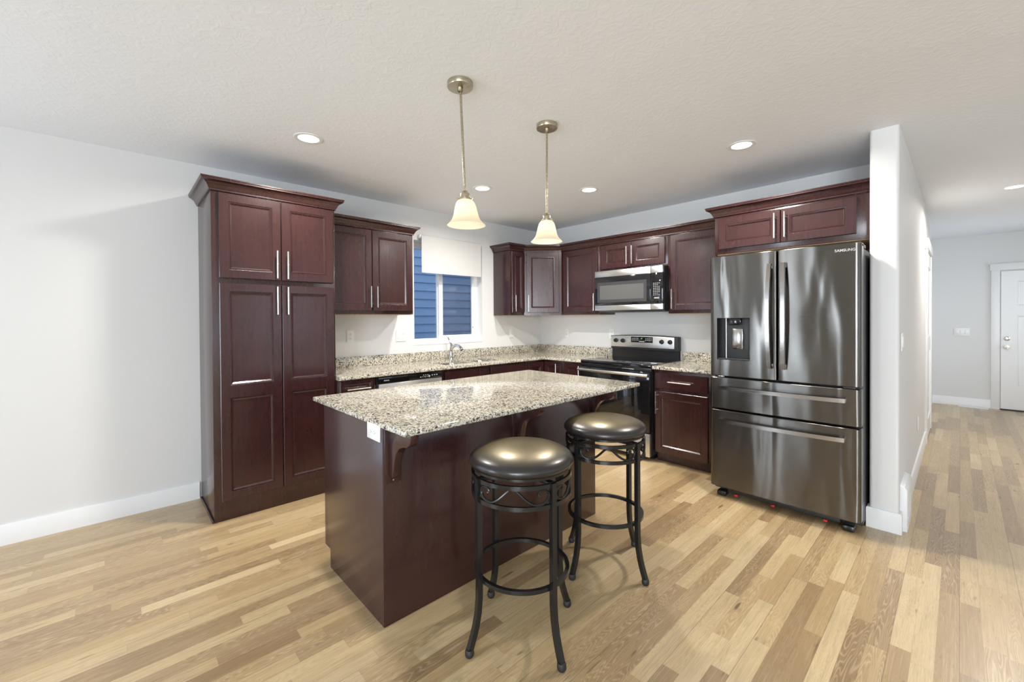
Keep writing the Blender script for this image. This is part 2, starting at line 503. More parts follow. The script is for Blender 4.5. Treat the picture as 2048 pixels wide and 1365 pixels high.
struct('wall_back_right', MB().box(5.70, 7.4, 0, .12, 0, H), 'wall')
def wall_holes(axis, at0, at1, a0, a1, holes):
    m = MB(); cur = a0
    def bx(p0, p1, z0, z1):
        if axis == 'y': m.box(p0, p1, at0, at1, z0, z1)
        else: m.box(at0, at1, p0, p1, z0, z1)
    for (p0, p1, z0, z1) in holes:
        bx(cur, p0, 0, H)
        if z0 > 0: bx(p0, p1, 0, z0)
        bx(p0, p1, z1, H); cur = p1
    bx(cur, a1, 0, H); return m
struct('wall_front', wall_holes('y', -7.7, -7.58, 0, 7.3, [(.82, 1.68, .02, 2.06), (5.0, 7.1, .8, 2.2)]), 'wall')
struct('wall_right', wall_holes('x', 7.18, 7.3, -7.58, 0, [(-5.9, -3.3, .8, 2.2), (-2.4, -.8, .8, 2.2)]), 'wall')

def frame_window(name, axis, at, p0, p1, z0, z1, mull):
    e = sempty(name)
    m = MB(); t = .045
    def bx(a, b, c, d, dep=.05):
        if axis == 'y': m.box(a, b, at, at+dep, c, d)
        else: m.box(at-dep, at, a, b, c, d)
    bx(p0, p1, z0, z0+t); bx(p0, p1, z1-t, z1); bx(p0, p0+t, z0+t, z1-t); bx(p1-t, p1, z0+t, z1-t)
    for q in mull: bx(q-t/2, q+t/2, z0+t, z1-t)
    struct('window_frame', m, 'vinyl', e)
    g = MB()
    if axis == 'y': g.face([(p0, at+.02, z0), (p1, at+.02, z0), (p1, at+.02, z1), (p0, at+.02, z1)])
    else: g.face([(at-.02, p0, z0), (at-.02, p1, z0), (at-.02, p1, z1), (at-.02, p0, z1)])
    struct('window_pane', g, 'glass', e)
frame_window('window_2', 'y', -7.68, .82, 1.68, .02, 2.06, [])
struct('wall_hall_right', wall_holes('x', 5.55, 5.70, 0, HY, [(3.1, 4.7, .7, 2.2)]), 'wall')  # opening added for the hall fill light
frame_window('window_3', 'y', -7.68, 5.0, 7.1, .8, 2.2, [5.7, 6.4])
frame_window('window_7', 'x', -.08, -7.30, -5.40, .02, 2.06, [-6.35])
frame_window('window_4', 'x', 7.28, -5.9, -3.3, .8, 2.2, [-5.0, -4.2])
frame_window('added_hall_window', 'x', 5.69, 3.1, 4.7, .7, 2.2, [3.9])  # out-of-view window added around the hall fill light
frame_window('window_5', 'x', 7.28, -2.4, -.8, .8, 2.2, [-1.6])

# kitchen slider window
e = sempty('window_1')
m = MB()
xo0, xo1 = -.155, -.10
m.box(xo0, xo1, WY0, WY1, WZ0, WZ0+.030, .003); m.box(xo0, xo1, WY0, WY1, WZ1-.045, WZ1, .003)
m.box(xo0, xo1, WY0, WY0+.028, WZ0+.030, WZ1-.045); m.box(xo0, xo1, WY1-.028, WY1, WZ0+.030, WZ1-.045)
struct('window_frame', m, 'vinyl', e)
def sash(y0, y1, z0, z1, x0, x1, s, pane, nm):
    m = MB(); m.box(x0, x1, y0, y1, z0, z0+s, .002); m.box(x0, x1, y0, y1, z1-s, z1, .002)
    m.box(x0, x1, y0, y0+s, z0+s, z1-s); m.box(x0, x1, y1-s, y1, z0+s, z1-s)
    o = struct(nm, m, 'vinyl', e)
    xm = (x0+x1)/2
    MB().face([(xm, y0, z0), (xm, y1, z0), (xm, y1, z1), (xm, y0, z1)]).build('window_pane', 'glass', o)
    return o
sash(WY0+.028, -1.575, WZ0+.028, WZ1-.045, -.152, -.130, .022, 1, 'sash')
s2 = sash(-1.59, WY1-.026, WZ0+.028, WZ1-.045, -.128, -.100, .052, 1, 'sliding_sash')
MB().box(-.100, -.088, -1.575, -1.560, 1.60, 1.68, .004).build('sash_latch', 'vinyl', s2)
MB().box(-.100, -.094, -1.110, -1.104, 1.24, 1.255, .001).build('screen_tab', 'blackmat', s2)
MB().face([(-.156, -1.56, WZ0+.03), (-.156, WY1-.03, WZ0+.03), (-.156, WY1-.03, WZ1-.05), (-.156, -1.56, WZ1-.05)]).build('insect_screen', 'screen', e)
MB().box(-.10, 0.004, WY0, WY1, WZ0-.012, WZ0+.006, .002).build('window_sill', 'trim', e)

# neighbour's siding outside
m = MB(); lap = .128
for k in range(34):
    z0 = -.9+k*lap
    m.rings([[(-1.75, -7, z0+lap+.012), (-1.728, -7, z0), (-1.76, -7, z0)], [(-1.75, 4, z0+lap+.012), (-1.728, 4, z0), (-1.76, 4, z0)]])
m.box(-1.9, -1.755, -7, 4, -.9, 3.5)
so = m.build('neighbour_siding', 'siding', recalc=True)
tag(so, 'blue lap siding of the house next door seen through the kitchen window', 'house wall')
struct('ground_outside', MB().box(-9, -.2, -9, 7, -1.05, -.9), 'grass')

# baseboards
def bboard(name, path, h=.125, t=.014):
    m = MB().sweep([(0, 0), (t, 0), (t, h-.006), (t-.004, h), (0, h)], path)
    return struct(name, m, 'trim')
bboard('baseboard_left', [(0, -5.38), (0, -3.818)])
bboard('baseboard_divider', [(NX0, NY+.06), (NX0, NY), (NX1, NY), (NX1, 1.93)][0:4], .128)
bboard('baseboard_hall_left', [(3.652, 3.12), (3.652, HY)][:2])
bboard('baseboard_hall', [(3.666, HY), (4.262, HY)])
bboard('baseboard_hall_right', [(5.45, HY), (5.55, HY), (5.55, 0)])
bboard('baseboard_back_right', [(5.70, 0), (7.18, 0)])

# entry door at the end of the hall
dr = sempty('door_1')
m = MB(); dx0, dx1, dz = 4.352, 5.27, 1.985
m.box(dx0-.09, dx0-.004, HY-.022, HY, 0, dz+.01, .002); m.box(dx1+.004, dx1+.09, HY-.022, HY, 0, dz+.01, .002)
m.box(dx0-.10, dx1+.10, HY-.026, HY, dz+.01, dz+.105, .002)
struct('door_casing', m, 'trim', dr)
def panel_door(w, h, ops, t=.02, step=.011, mo=.019, ch=.003):
    """front at y=-t, back y=0, local x 0..w, z 0..h; ops: list of (x0,x1,z0,z1)"""
    m = MB()
    def R(i, y): return [(i, y, i), (w-i, y, i), (w-i, y, h-i), (i, y, h-i)]
    m.rings([R(0, 0), R(0, -t+ch), R(ch, -t)], cap=False)
    m.face(R(0, 0)[::-1])
    y = -t; a, b = ch, w-ch
    if not ops: m.face(R(ch, -t)); return m
    cols = sorted(set((o[0], o[1]) for o in ops))
    xs = [a]+[v for c in cols for v in c]+[b]
    for i in range(0, len(xs), 2): m.face([(xs[i], y, a), (xs[i+1], y, a), (xs[i+1], y, h-a), (xs[i], y, h-a)])
    for (X0, X1) in cols:
        zs = [a]+[v for o in sorted((o for o in ops if o[0] == X0), key=lambda o: o[2]) for v in (o[2], o[3])]+[h-a]
        for i in range(0, len(zs), 2): m.face([(X0, y, zs[i]), (X1, y, zs[i]), (X1, y, zs[i+1]), (X0, y, zs[i+1])])
    for (x0, x1, z0, z1) in ops:
        def Q(i, yy): return [(x0+i, yy, z0+i), (x1-i, yy, z0+i), (x1-i, yy, z1-i), (x0+i, yy, z1-i)]
        m.rings([Q(0, y), Q(.002, y+.004), Q(.007, y+.005), Q(.009, y+.003), Q(mo, y+step)], cap=False)
        m.face(Q(mo, y+step))
    return m
dw = dx1-dx0-.008
ops = [(.15, dw/2-.06, .33, 1.33), (.15, dw/2-.06, 1.47, 1.82), (dw/2+.06, dw-.15, .33, 1.33), (dw/2+.06, dw-.15, 1.47, 1.82)]
m = panel_door(dw, dz-.02, ops, .035, .012, .02)
o = m.build('door_leaf', 'trim', dr, loc=(dx0+.004, HY+.02, .015))
for zz, nm in ((.90, 'door_knob'), (1.02, 'deadbolt')):
    m = MB(); R = Matrix.Translation((dx0+.062, HY-.015, zz)) @ Matrix.Rotation(PI/2, 4, 'X')
    if nm == 'door_knob': m.lathe([(.001, 0), (.032, 0), (.032, .006), (.012, .010), (.011, .03), (.026, .038), (.031, .052), (.026, .064), (.001, .068)], mat=R, n=24)
    else: m.lathe([(.001, 0), (.031, 0), (.031, .008), (.022, .016), (.018, .018), (.001, .018)], mat=R, n=24)
    m.build(nm, 'nickel', dr)
MB().box(dx0, dx1, HY-.03, HY+.03, 0, .014, .002).build('threshold', 'blackmat', dr)

# doorway in the hall's left wall
dr = sempty('door_2')
m = MB()
m.box(NX1, NX1+.022, 1.93, 2.02, 0, 2.06, .002); m.box(NX1, NX1+.022, 2.83, 2.92, 0, 2.06, .002)
m.box(NX1, NX1+.030, 1.915, 2.935, 2.06, 2.165, .002)
m.box(NX0, NX1, 1.95, 1.965, 0, 2.06); m.box(NX0, NX1, 2.885, 2.90, 0, 2.06); m.box(NX0, NX1, 1.95, 2.90, 2.045, 2.06)
struct('door_casing', m, 'trim', dr)
o = panel_door(.915, 2.03, [(.12, .795, .2, .95), (.12, .795, 1.1, 1.88)], .035, .01, .02).build('door_leaf', 'trim', dr, loc=(NX1-.02, 1.967, .01))
o.rotation_euler = (0, 0, PI/2)

# ------------------------------------------------------------------ cabinets
def bar_pull(vertical, L=.195, stand=.032, r=.0062):
    """along local z (vertical) or x, centred; door surface at y=0, sticks out to -y"""
    m = MB(); n = 10
    ax = Vector((0, 0, 1)) if vertical else Vector((1, 0, 0))
    a = ax*(-L/2); b = ax*(L/2); off = Vector((0, -stand, 0))
    m.tube([a+off, a+off+ax*.001, b+off-ax*.001, b+off], [r*.85, r, r, r*.85], n)
    for k in (-.33, .33):
        p = ax*(L*k); m.tube([p, p+off], r*.75, 8)
    return m
def add_door(parent, x0, x1, z0, z1, ops='auto', handle=None, hz=None, hx=None, name='door', st=.055, L=.195, t=.02):
    w_, h_ = x1-x0, z1-z0
    if ops == 'auto': ops = [(st, w_-st, st, h_-st)]
    elif ops is None: ops = []
    d = panel_door(w_, h_, ops, t).build(name, 'cherry', parent, loc=(x0, 0, z0))
    if handle == 'V': bar_pull(True, L).build('handle', 'nickel', d, loc=(hx-x0, -t, hz-z0))
    if handle == 'H': bar_pull(False, L).build('handle', 'nickel', d, loc=(w_/2, -t, h_/2 if hz is None else hz-z0))
    return d
def cab(name, label, cat, loc, rot, w_, d_, z0, z1, toe=0., bottom=False):
    t = thing(name, label, cat, loc, rot)
    m = MB()
    if toe:
        m.box(0, w_, 0, d_, toe, z1, .001); m.box(0, w_, .065, d_, 0, toe)
    else: m.box(0, w_, 0, d_, z0, z1, .0012)
    m.build('body', 'cherry', t)
    if bottom: MB().box(.016, w_-.016, .012, d_-.002, z0-.004, z0+.0005).build('bottom_panel', 'maple', t)
    return t
CROWN = [(0, 0), (.010, 0), (.010, .010), (.015, .014), (.019, .026), (.026, .038), (.037, .049), (.049, .056), (.055, .058), (.055, .066), (.059, .070), (.059, .078), (0, .078)]
def crown(name, path, zb, parent=None, s=1.0):
    m = MB().sweep([(o*s, zb+z*s) for o, z in CROWN], path)
    return m.build(name, 'cherry', parent)

R90 = PI/2
# pantry (front frame plane x=.572)
PF = .572; PY0, PY1 = -3.806, -3.004
t = thing('pantry_cabinet', 'tall dark cherry pantry cabinet with four doors against the left wall', 'cabinet', (PF, PY0, 0), R90)
pw = PY1-PY0
MB().box(0, pw, 0, PF-.003, 0, 2.215, .0015).build('body', 'cherry', t)
ux0, us, us2, ux1 = .040, .413, .419, .786
add_door(t, ux0, us, 1.635, 2.203, handle='V', hx=us-.030, hz=1.745, L=.2)
add_door(t, us2, ux1, 1.635, 2.203, handle='V', hx=us2+.033, hz=1.745, L=.2)
lo = lambda w_: [(.055, w_-.055, .055, .69), (.055, w_-.055, .775, 1.41)]
add_door(t, ux0, us, .135, 1.600, ops=lo(us-ux0), handle='V', hx=us-.030, hz=1.488, L=.2)
add_door(t, us2, ux1, .135, 1.600, ops=lo(ux1-us2), handle='V', hx=us2+.033, hz=1.488, L=.2)
m = MB().sweep([(o_, 2.212+z_) for o_, z_ in CROWN], [(-.0, PF-.003), (0, 0), (pw, 0), (pw, PF-.003)])
m.build('crown_moulding', 'cherry', t)
# shoe strip at the floor along the side
MB().box(-.012, 0, .0, PF-.02, 0, .018, .004).build('shoe_moulding', 'cherry', t)

# left wall cabinet beside pantry
UF = .300
t = cab('wall_cabinet', 'two-door wall cabinet between the pantry and the window', 'cabinet', (UF, -3.002, 0), R90, .848, UF-.002, 1.396, 2.17, bottom=True)
add_door(t, .02, .424, 1.430, 2.155, handle='V', hx=.402, hz=1.552, L=.19)
add_door(t, .430, .830, 1.430, 2.155, handle='V', hx=.462, hz=1.552, L=.19)
MB().sweep([(o_, 2.166+z_) for o_, z_ in CROWN], [(.035, 0), (.848, 0), (.848, UF-.003)]).build('crown_moulding', 'cherry', t)

# right run of wall cabinets
CC = .624
t = cab('wall_cabinet', 'narrow wall cabinet right of the window with a plain side panel', 'cabinet', (UF, -.8587, 0), R90, .8587-CC, UF-.002, 1.389, 2.17, bottom=True)
add_door(t, .018, .8587-CC-.006, 1.42, 2.150, handle='V', hx=.052, hz=1.53, st=.05)
t = thing('corner_wall_cabinet', 'diagonal corner wall cabinet with a single door', 'cabinet', (UF, -CC, 0), PI/4)
dl = (CC-UF)*math.sqrt(2)
# body polygon in world, converted to local
def loc45(x, y):
    dx, dy = x-UF, y+CC; c_, s_ = math.cos(-PI/4), math.sin(-PI/4)
    return (dx*c_-dy*s_, dx*s_+dy*c_)
poly = [loc45(*p) for p in ((UF, -CC), (CC, -UF), (CC, -.002), (.002, -.002), (.002, -CC))]
MB().prism(poly, 'z', 1.389, 2.17).build('body', 'cherry', t)
poly2 = [loc45(*p) for p in ((UF-.01, -CC+.012), (CC-.012, -UF+.01), (CC-.012, -.01), (.01, -.01), (.01, -CC+.012))]
MB().prism(poly2, 'z', 1.385, 1.3895).build('bottom_panel', 'maple', t)
add_door(t, .032, dl-.032, 1.42, 2.150, handle='V', hx=.058, hz=1.53)
t = cab('wall_cabinet', 'single-door wall cabinet left of the microwave', 'cabinet', (CC+.001, -UF, 0), 0, 1.186-CC-.001, UF-.002, 1.389, 2.17, bottom=True)
add_door(t, .038, .531, 1.42, 2.150, handle='V', hx=.505, hz=1.53)
t = cab('wall_cabinet', 'short two-door wall cabinet above the microwave', 'cabinet', (1.187, -UF, 0), 0, .8, UF-.002, 1.862, 2.17)
add_door(t, .030, .394, 1.888, 2.150, handle='V', hx=.362, hz=2.008, L=.19)
add_door(t, .400, .772, 1.888, 2.150, handle='V', hx=.424, hz=2.008, L=.19)
t = cab('wall_cabinet', 'single-door wall cabinet between the microwave and the refrigerator', 'cabinet', (1.988, -UF, 0), 0, 2.551-1.988, UF-.002, 1.389, 2.17, bottom=True)
add_door(t, .030, .530, 1.42, 2.150, handle='V', hx=.054, hz=1.53)
c = crown('crown_moulding', [(.003, -.8587), (UF, -.8587), (UF, -CC), (CC, -UF), (2.551, -UF)], 2.162)
tag(c, 'dark crown moulding running along the wall cabinets from the window to the refrigerator cabinet', 'moulding')
# fridge cabinet
FCX0, FCX1, FCF = 2.553, 3.556, .615
t = cab('wall_cabinet', 'deep two-door cabinet above the refrigerator', 'cabinet', (FCX0, -FCF, 0), 0, FCX1-FCX0, FCF-.002, 1.868, 2.20, bottom=True)
add_door(t, .036, .478, 1.908, 2.158, handle='V', hx=.446, hz=2.035, L=.19)
add_door(t, .484, .926, 1.908, 2.158, handle='V', hx=.512, hz=2.035, L=.19)
MB().sweep([(o_, 2.178+z_) for o_, z_ in CROWN], [(0, FCF-.31), (0, 0), (FCX1-FCX0, 0)]).build('crown_moulding', 'cherry', t)

# ------------------------------------------------------------------ base cabinets
BF = .597
BT = CT-.031
t = cab('base_cabinet', 'base cabinet with a drawer between the pantry and the dishwasher', 'cabinet', (BF, -3.002, 0), R90, .316, BF-.003, 0, BT, toe=.1)
add_door(t, .018, .296, .715, BT-.012, name='drawer', ops=[(.02, .258, .02, .122)], handle='H', hz=.79)
add_door(t, .018, .296, .125, .690)
t = cab('base_cabinet', 'sink base cabinet with two false drawer fronts under the window', 'cabinet', (BF, -2.028, 0), R90, 1.12, BF-.003, 0, BT-.22, toe=.1)
m = MB().box(0, 1.12, 0, .02, BT-.22, BT); m.build('front_rail', 'cherry', t)
for a, b in ((.030, .530), (.596, 1.100)):
    add_door(t, a, b, .700, .848, name='false_drawer_front', ops=None)
    add_door(t, a, b, .125, .675, handle='V', hx=(b-.04 if a < .3 else a+.04), hz=.56)
t = cab('base_cabinet', 'corner base cabinet with a lazy susan door pair', 'cabinet', (BF, -.906, 0), R90, .906-BF-.001, BF-.003, 0, BT, toe=.1)
add_door(t, .030, .906-BF-.022, .125, .848)
t = cab('base_cabinet', 'narrow base cabinet left of the range with two doors', 'cabinet', (BF+.002, -BF, 0), 0, 1.178-BF-.002, BF-.003, 0, BT, toe=.1)
MB().box(-.001, .0, 0, .002, .1, .2).bm.free()
add_door(t, .022, .270, .125, .848, handle='V', hx=.222, hz=.735, st=.045)
add_door(t, .322, .570, .125, .848, handle='V', hx=.486+.06, hz=.735, st=.045)
t = cab('base_cabinet', 'base cabinet with a drawer and a door between the range and the refrigerator', 'cabinet', (1.992, -BF, 0), 0, .56, BF-.003, 0, BT, toe=.1)
add_door(t, .020, .500, .695, .838, name='drawer', ops=None, handle='H', hz=.765, L=.21)
add_door(t, .020, .500, .100, .668, handle='V', hx=.040, hz=.565, L=.2)

# ------------------------------------------------------------------ worktops
EDGE = lambda z1, z0: [(-.006, z1), (-.0015, z1-.0015), (0, z1-.006), (0, z0+.005), (-.004, z0)]
def slab(name, cells, path, z0, z1, label, holes_walls=()):
    m = MB()
    for (x0, x1, y0, y1) in cells:
        m.face([(x0, y0, z1), (x1, y0, z1), (x1, y1, z1), (x0, y1, z1)])
        m.face([(x0, y0, z0), (x0, y1, z0), (x1, y1, z0), (x1, y0, z0)])
    m.sweep(EDGE(z1, z0), path, closed_prof=False)
    for (p, q) in ((path[0], path[1]), (path[-1], path[-2])):
        if abs(p[1]-q[1]) > abs(p[0]-q[0]): m.face([(.002, p[1], z0), (p[0]-.001, p[1], z0), (p[0]-.001, p[1], z1-.001), (.002, p[1], z1-.001)])
        else: m.face([(p[0], -.002, z0), (p[0], p[1]+.001, z0), (p[0], p[1]+.001, z1-.001), (p[0], -.002, z1-.001)])
    for (x0, x1, y0, y1) in holes_walls:
        m.rings([[(x0, y0, z1), (x1, y0, z1), (x1, y1, z1), (x0, y1, z1)], [(x0, y0, z0), (x1, y0, z0), (x1, y1, z0), (x0, y1, z0)]], cap=False)
    o = m.build(name, 'granite', recalc=False)
    return tag(o, label, 'countertop')
ce = .638
SX0, SX1 = .150, .530
B1 = (-1.930, -1.578); B2 = (-1.546, -1.190)
e_ = .006
RX0 = 1.178
cells = [(.001, ce-e_, -3.002, B1[0]), (.001, SX0, B1[0], B2[1]), (SX1, ce-e_, B1[0], B2[1]), (SX0, SX1, B1[1], B2[0]),
         (.001, ce-e_, B2[1], -ce), (.001, ce-e_, -ce, -.001), (ce-e_, RX0-.002, -ce+e_, -.001)]
o = slab('countertop', cells, [(ce, -3.002), (ce, -ce), (RX0-.002, -ce)], CT-.031, CT, 'L-shaped granite countertop with the sink, running from the pantry to the range', [(SX0, SX1, *B1), (SX0, SX1, *B2)])
m = MB().box(.001, .021, -3.002, -.001, CT, .996, .002); m.box(.021, RX0-.002, -.021, -.001, CT, .996, .002)
m.build('backsplash', 'granite', o)
o = slab('countertop', [(1.994, 2.62, -ce+e_, -.001)], [(1.994, -ce), (2.62, -ce)], CT-.031, CT, 'short granite countertop between the range and the refrigerator')
MB().box(1.994, 2.62, -.021, -.001, CT, .996, .002).build('backsplash', 'granite', o)
# sink
t = thing('kitchen_sink', 'stainless double bowl sink set in the granite under the window', 'sink', (.34, -1.56, CT-.03))
def basin(y0, y1):
    m = MB(); x0, x1 = SX0-.006, SX1+.006; y0 -= .006; y1 += .006
    rs = []
    for (i, z) in ((0, -.001), (.004, -.01), (.012, -.15), (.03, -.18), (.10, -.186)):
        pts = []
        r = .05
        for (cx, cy, a0) in ((x1-i-r, y0+i+r, -90), (x1-i-r, y1-i-r, 0), (x0+i+r, y1-i-r, 90), (x0+i+r, y0+i+r, 180)):
            pts += [(cx-.34+r*math.cos(math.radians(a0+q)), cy+1.56+r*math.sin(math.radians(a0+q)), z) for q in (0, 22.5, 45, 67.5, 90)]
        rs.append(pts)
    m.rings(rs, cap=False); m.bm.faces.new(m.bm.verts[-20:] if False else [v for v in list(m.bm.verts)[-20:]])
    return m
basin(*B1).build('basin', 'sinksteel', t)
basin(*B2).build('basin', 'sinksteel', t)
# faucet
t = thing('faucet', 'chrome single lever kitchen faucet behind the sink', 'faucet', (.085, -1.56, CT))
MB().lathe([(.001, 0), (.030, 0), (.030, .006), (.024, .014), (.021, .05), (.020, .10)], n=24).tube([(0, 0, .09), (.006, 0, .13), (.018, 0, .155)], [.020, .021, .020], 16).build('base', 'chrome', t)
MB().tube([(.0, 0, .10), (.03, .003, .138), (.08, .008, .160), (.13, .012, .152), (.165, .014, .130), (.18, .015, .112)], [.017, .0165, .016, .0175, .020, .019], 16).build('spout', 'chrome', t)
MB().tube([(.012, 0, .150), (.004, -.006, .18), (-.012, -.014, .215), (-.028, -.022, .245), (-.036, -.026, .258)], [.017, .012, .009, .009, .006], 12).build('lever', 'chrome', t)

# ------------------------------------------------------------------ dishwasher
DY0, DY1 = -2.680, -2.032
t = thing('dishwasher', 'dishwasher with a black control strip and stainless door facing the island', 'dishwasher', (BF, DY0, 0), R90)
dwid = DY1-DY0
MB().box(.002, dwid-.002, .0, BF-.01, .1, BT-.004).box(.02, dwid-.02, .06, .3, 0, .1).build('body', 'blackmat', t)
MB().box(.010, dwid-.010, -.026, 0, .115, .803, .004).build('door', 'steel', t)
o = MB().box(.008, dwid-.008, -.028, 0, .805, BT-.008, .004).build('control_panel', 'blackglass', t)
text_mesh('brand_mark', 'AMANA', .014, 'print', o, (.055, -.0285, .826), (PI/2, 0, 0), bold=.0004)
m = MB()
for k in range(4): m.box(.405+k*.022, .417+k*.022, -.0286, -.0280, .822+(k % 2)*.003, .830)
for k in range(3): m.box(.435+k*.022, .447+k*.022, -.0286, -.0280, .838, .844)
m.lathe([(.0001, 0), (.010, 0), (.010, .0006), (.0001, .0006)], mat=Matrix.Translation((.50, -.028, .828)) @ Matrix.Rotation(PI/2, 4, 'X'), n=16)
for k in range(3): m.box(.525+k*.025, .538+k*.025, -.0286, -.0280, .830, .838)
m.build('button_marks', 'print', o)

# ------------------------------------------------------------------ range
RX1 = 1.990
RW = RX1-RX0
t = thing('electric_range', 'black and stainless freestanding electric range under the microwave', 'range', (RX0, 0, 0))
yf = -.635
MB().box(.004, RW-.004, yf+.005, -.012, .055, .872).box(.03, RW-.03, -.55, -.05, 0, .055).build('body', 'black', t)
m = MB().box(0, RW, yf-.018, -.03, .872, CT+.008, .006)
o = m.build('cooktop', 'blackglass', t)
# front manifold strip + vent
MB().box(.002, RW-.002, yf-.006, yf+.01, .840, .872, .002).build('vent_strip', 'black', t)
MB().box(.50, .63, yf-.010, yf-.004, .852, .858, .001).build('vent_slot', 'steel', t)
od = MB().box(.004, RW-.004, yf-.040, yf+.004, .272, .838, .006).build('oven_door', 'blackglass', t)
MB().box(.14, RW-.16, yf-.0412, yf-.039, .40, .70, .001).build('oven_window', 'blackglass', od)
m = MB(); hz = .812
sect = [(math.cos(a)*1., math.sin(a)*1.) for a in [2*PI*k/12 for k in range(12)]]
m.tube([(.006, yf-.072, hz), (.02, yf-.076, hz), (RW-.02, yf-.076, hz), (RW-.006, yf-.072, hz)], .0145, 14)
m.box(.02, .05, yf-.072, yf-.036, hz-.010, hz+.010, .003); m.box(RW-.05, RW-.02, yf-.072, yf-.036, hz-.010, hz+.010, .003)
m.build('handle', 'steel', od)
dr_ = MB().box(.006, RW-.006, yf-.034, yf+.004, .045, .262, .006).build('storage_drawer', 'steel', t)
# backguard
def arch(w_, z0, zt, rise, n=14):
    return [(0, z0)]+[(w_*k/n, zt+rise*(1-(2*k/n-1)**2)) for k in range(n+1)]+[(w_, z0)]
bg = MB().prism([(x+.006, z) for x, z in arch(RW-.012, 1.000, 1.146, .014)], 'y', -.088, -.018, .006).build('backguard', 'blackmat', t)
MB().prism([(x+.010, z) for x, z in arch(RW-.055, 1.024, 1.140, .012)], 'y', -.0915, -.086, .002).build('control_fascia', 'steel', bg)
MB().prism([(-.070, CT), (-.066, .998), (-.02, .998), (-.02, CT)], 'x', .012, RW-.012).build('back_riser', 'black', t)
dp = MB().box(.270, .530, -.0935, -.089, 1.077, 1.140, .001).build('display', 'blackglass', bg)
text_mesh('clock_digits', '88', .017, 'green', dp, (.400, -.0939, 1.116), (PI/2, 0, 0), 'CENTER')
m = MB()
for r_ in range(2):
    for k in range(4):
        m.box(.284+k*.021, .297+k*.021, -.0940, -.0935, 1.100+r_*.018, 1.106+r_*.018)
        m.box(.442+k*.021, .455+k*.021, -.0940, -.0935, 1.100+r_*.018, 1.106+r_*.018)
m.box(.368, .432, -.0940, -.0935, 1.086, 1.094)
m.build('button_marks', 'print', dp)
for kx in (.076, .166, .632, .725):
    Rk = Matrix.Translation((kx, -.0915, 1.093)) @ Matrix.Rotation(PI/2, 4, 'X')
    m = MB().lathe([(.001, 0), (.024, 0), (.024, .006), (.020, .010), (.0185, .024), (.001, .026)], mat=Rk, n=24)
    kb = m.build('knob', 'black', bg)
    MB().box(kx-.003, kx+.003, -.122, -.112, 1.076, 1.110, .0015).build('grip', 'black', kb)

# ------------------------------------------------------------------ microwave
MX0, MX1, MZ0, MZ1, MY = 1.190, 1.984, 1.432, 1.858, -.395
t = thing('microwave', 'over-the-range microwave with stainless bands and black glass door', 'microwave', (MX0, 0, 0))
mw = MX1-MX0
MB().box(0, mw, MY+.018, -.003, MZ0-.004, MZ1, .003).build('body', 'black', t)
MB().prism([(MY+.02, MZ0), (-.01, MZ0), (-.03, MZ0-.022), (MY+.06, MZ0-.018)], 'x', .01, mw-.01).build('vent_hood_base', 'darkgrey', t)
sp = 1.858-MX0
d_ = MB().box(0, sp-.002, MY-.010, MY+.018, MZ0+.053, MZ1-.068, .002).build('door', 'blackglass', t)
MB().box(0, sp-.002, MY-.012, MY+.018, MZ1-.067, MZ1, .003).build('upper_band', 'steel', d_)
MB().box(0, sp-.002, MY-.012, MY+.018, MZ0-.002, MZ0+.052, .003).build('lower_band', 'steel', d_)
m = MB()
wx0, wx1, wz0, wz1 = .032, .624, 1.512, 1.732
def Q(i, y): return [(wx0+i, y, wz0+i), (wx1-i, y, wz0+i), (wx1-i, y, wz1-i), (wx0+i, y, wz1-i)]
m.rings([Q(0, MY-.010), Q(.002, MY-.0135), Q(.034, MY-.0115)], cap=False)
m.build('window_bezel', 'darkgrey', d_)
m = MB(); m.face(Q(.034, MY-.0115)); m.build('window_glass', 'ovenglass', d_)
cp = MB().box(sp+.001, mw, MY-.010, MY+.018, MZ0+.053, MZ1-.068, .002).build('control_panel', 'blackglass', t)
MB().box(sp+.001, mw, MY-.012, MY+.018, MZ1-.067, MZ1, .003).build('upper_band', 'steel', cp)
MB().box(sp+.001, mw, MY-.012, MY+.018, MZ0-.002, MZ0+.052, .003).build('lower_band', 'steel', cp)
m = MB()
for r_ in range(8):
    for k in range(4):
        if r_ in (1, 6) and k == 3: continue
        m.box(sp+.024+k*.019, sp+.037+k*.019, MY-.0106, MY-.0098, 1.568+r_*.0165, 1.576+r_*.0165)
m.box(sp+.034, sp+.088, MY-.0106, MY-.0098, 1.535, 1.553)
m.build('keypad_marks', 'dimprint', cp)
MB().box(sp+.008, mw-.010, MY-.0108, MY-.0098, 1.520, 1.524).build('open_button_line', 'darkgrey', cp)

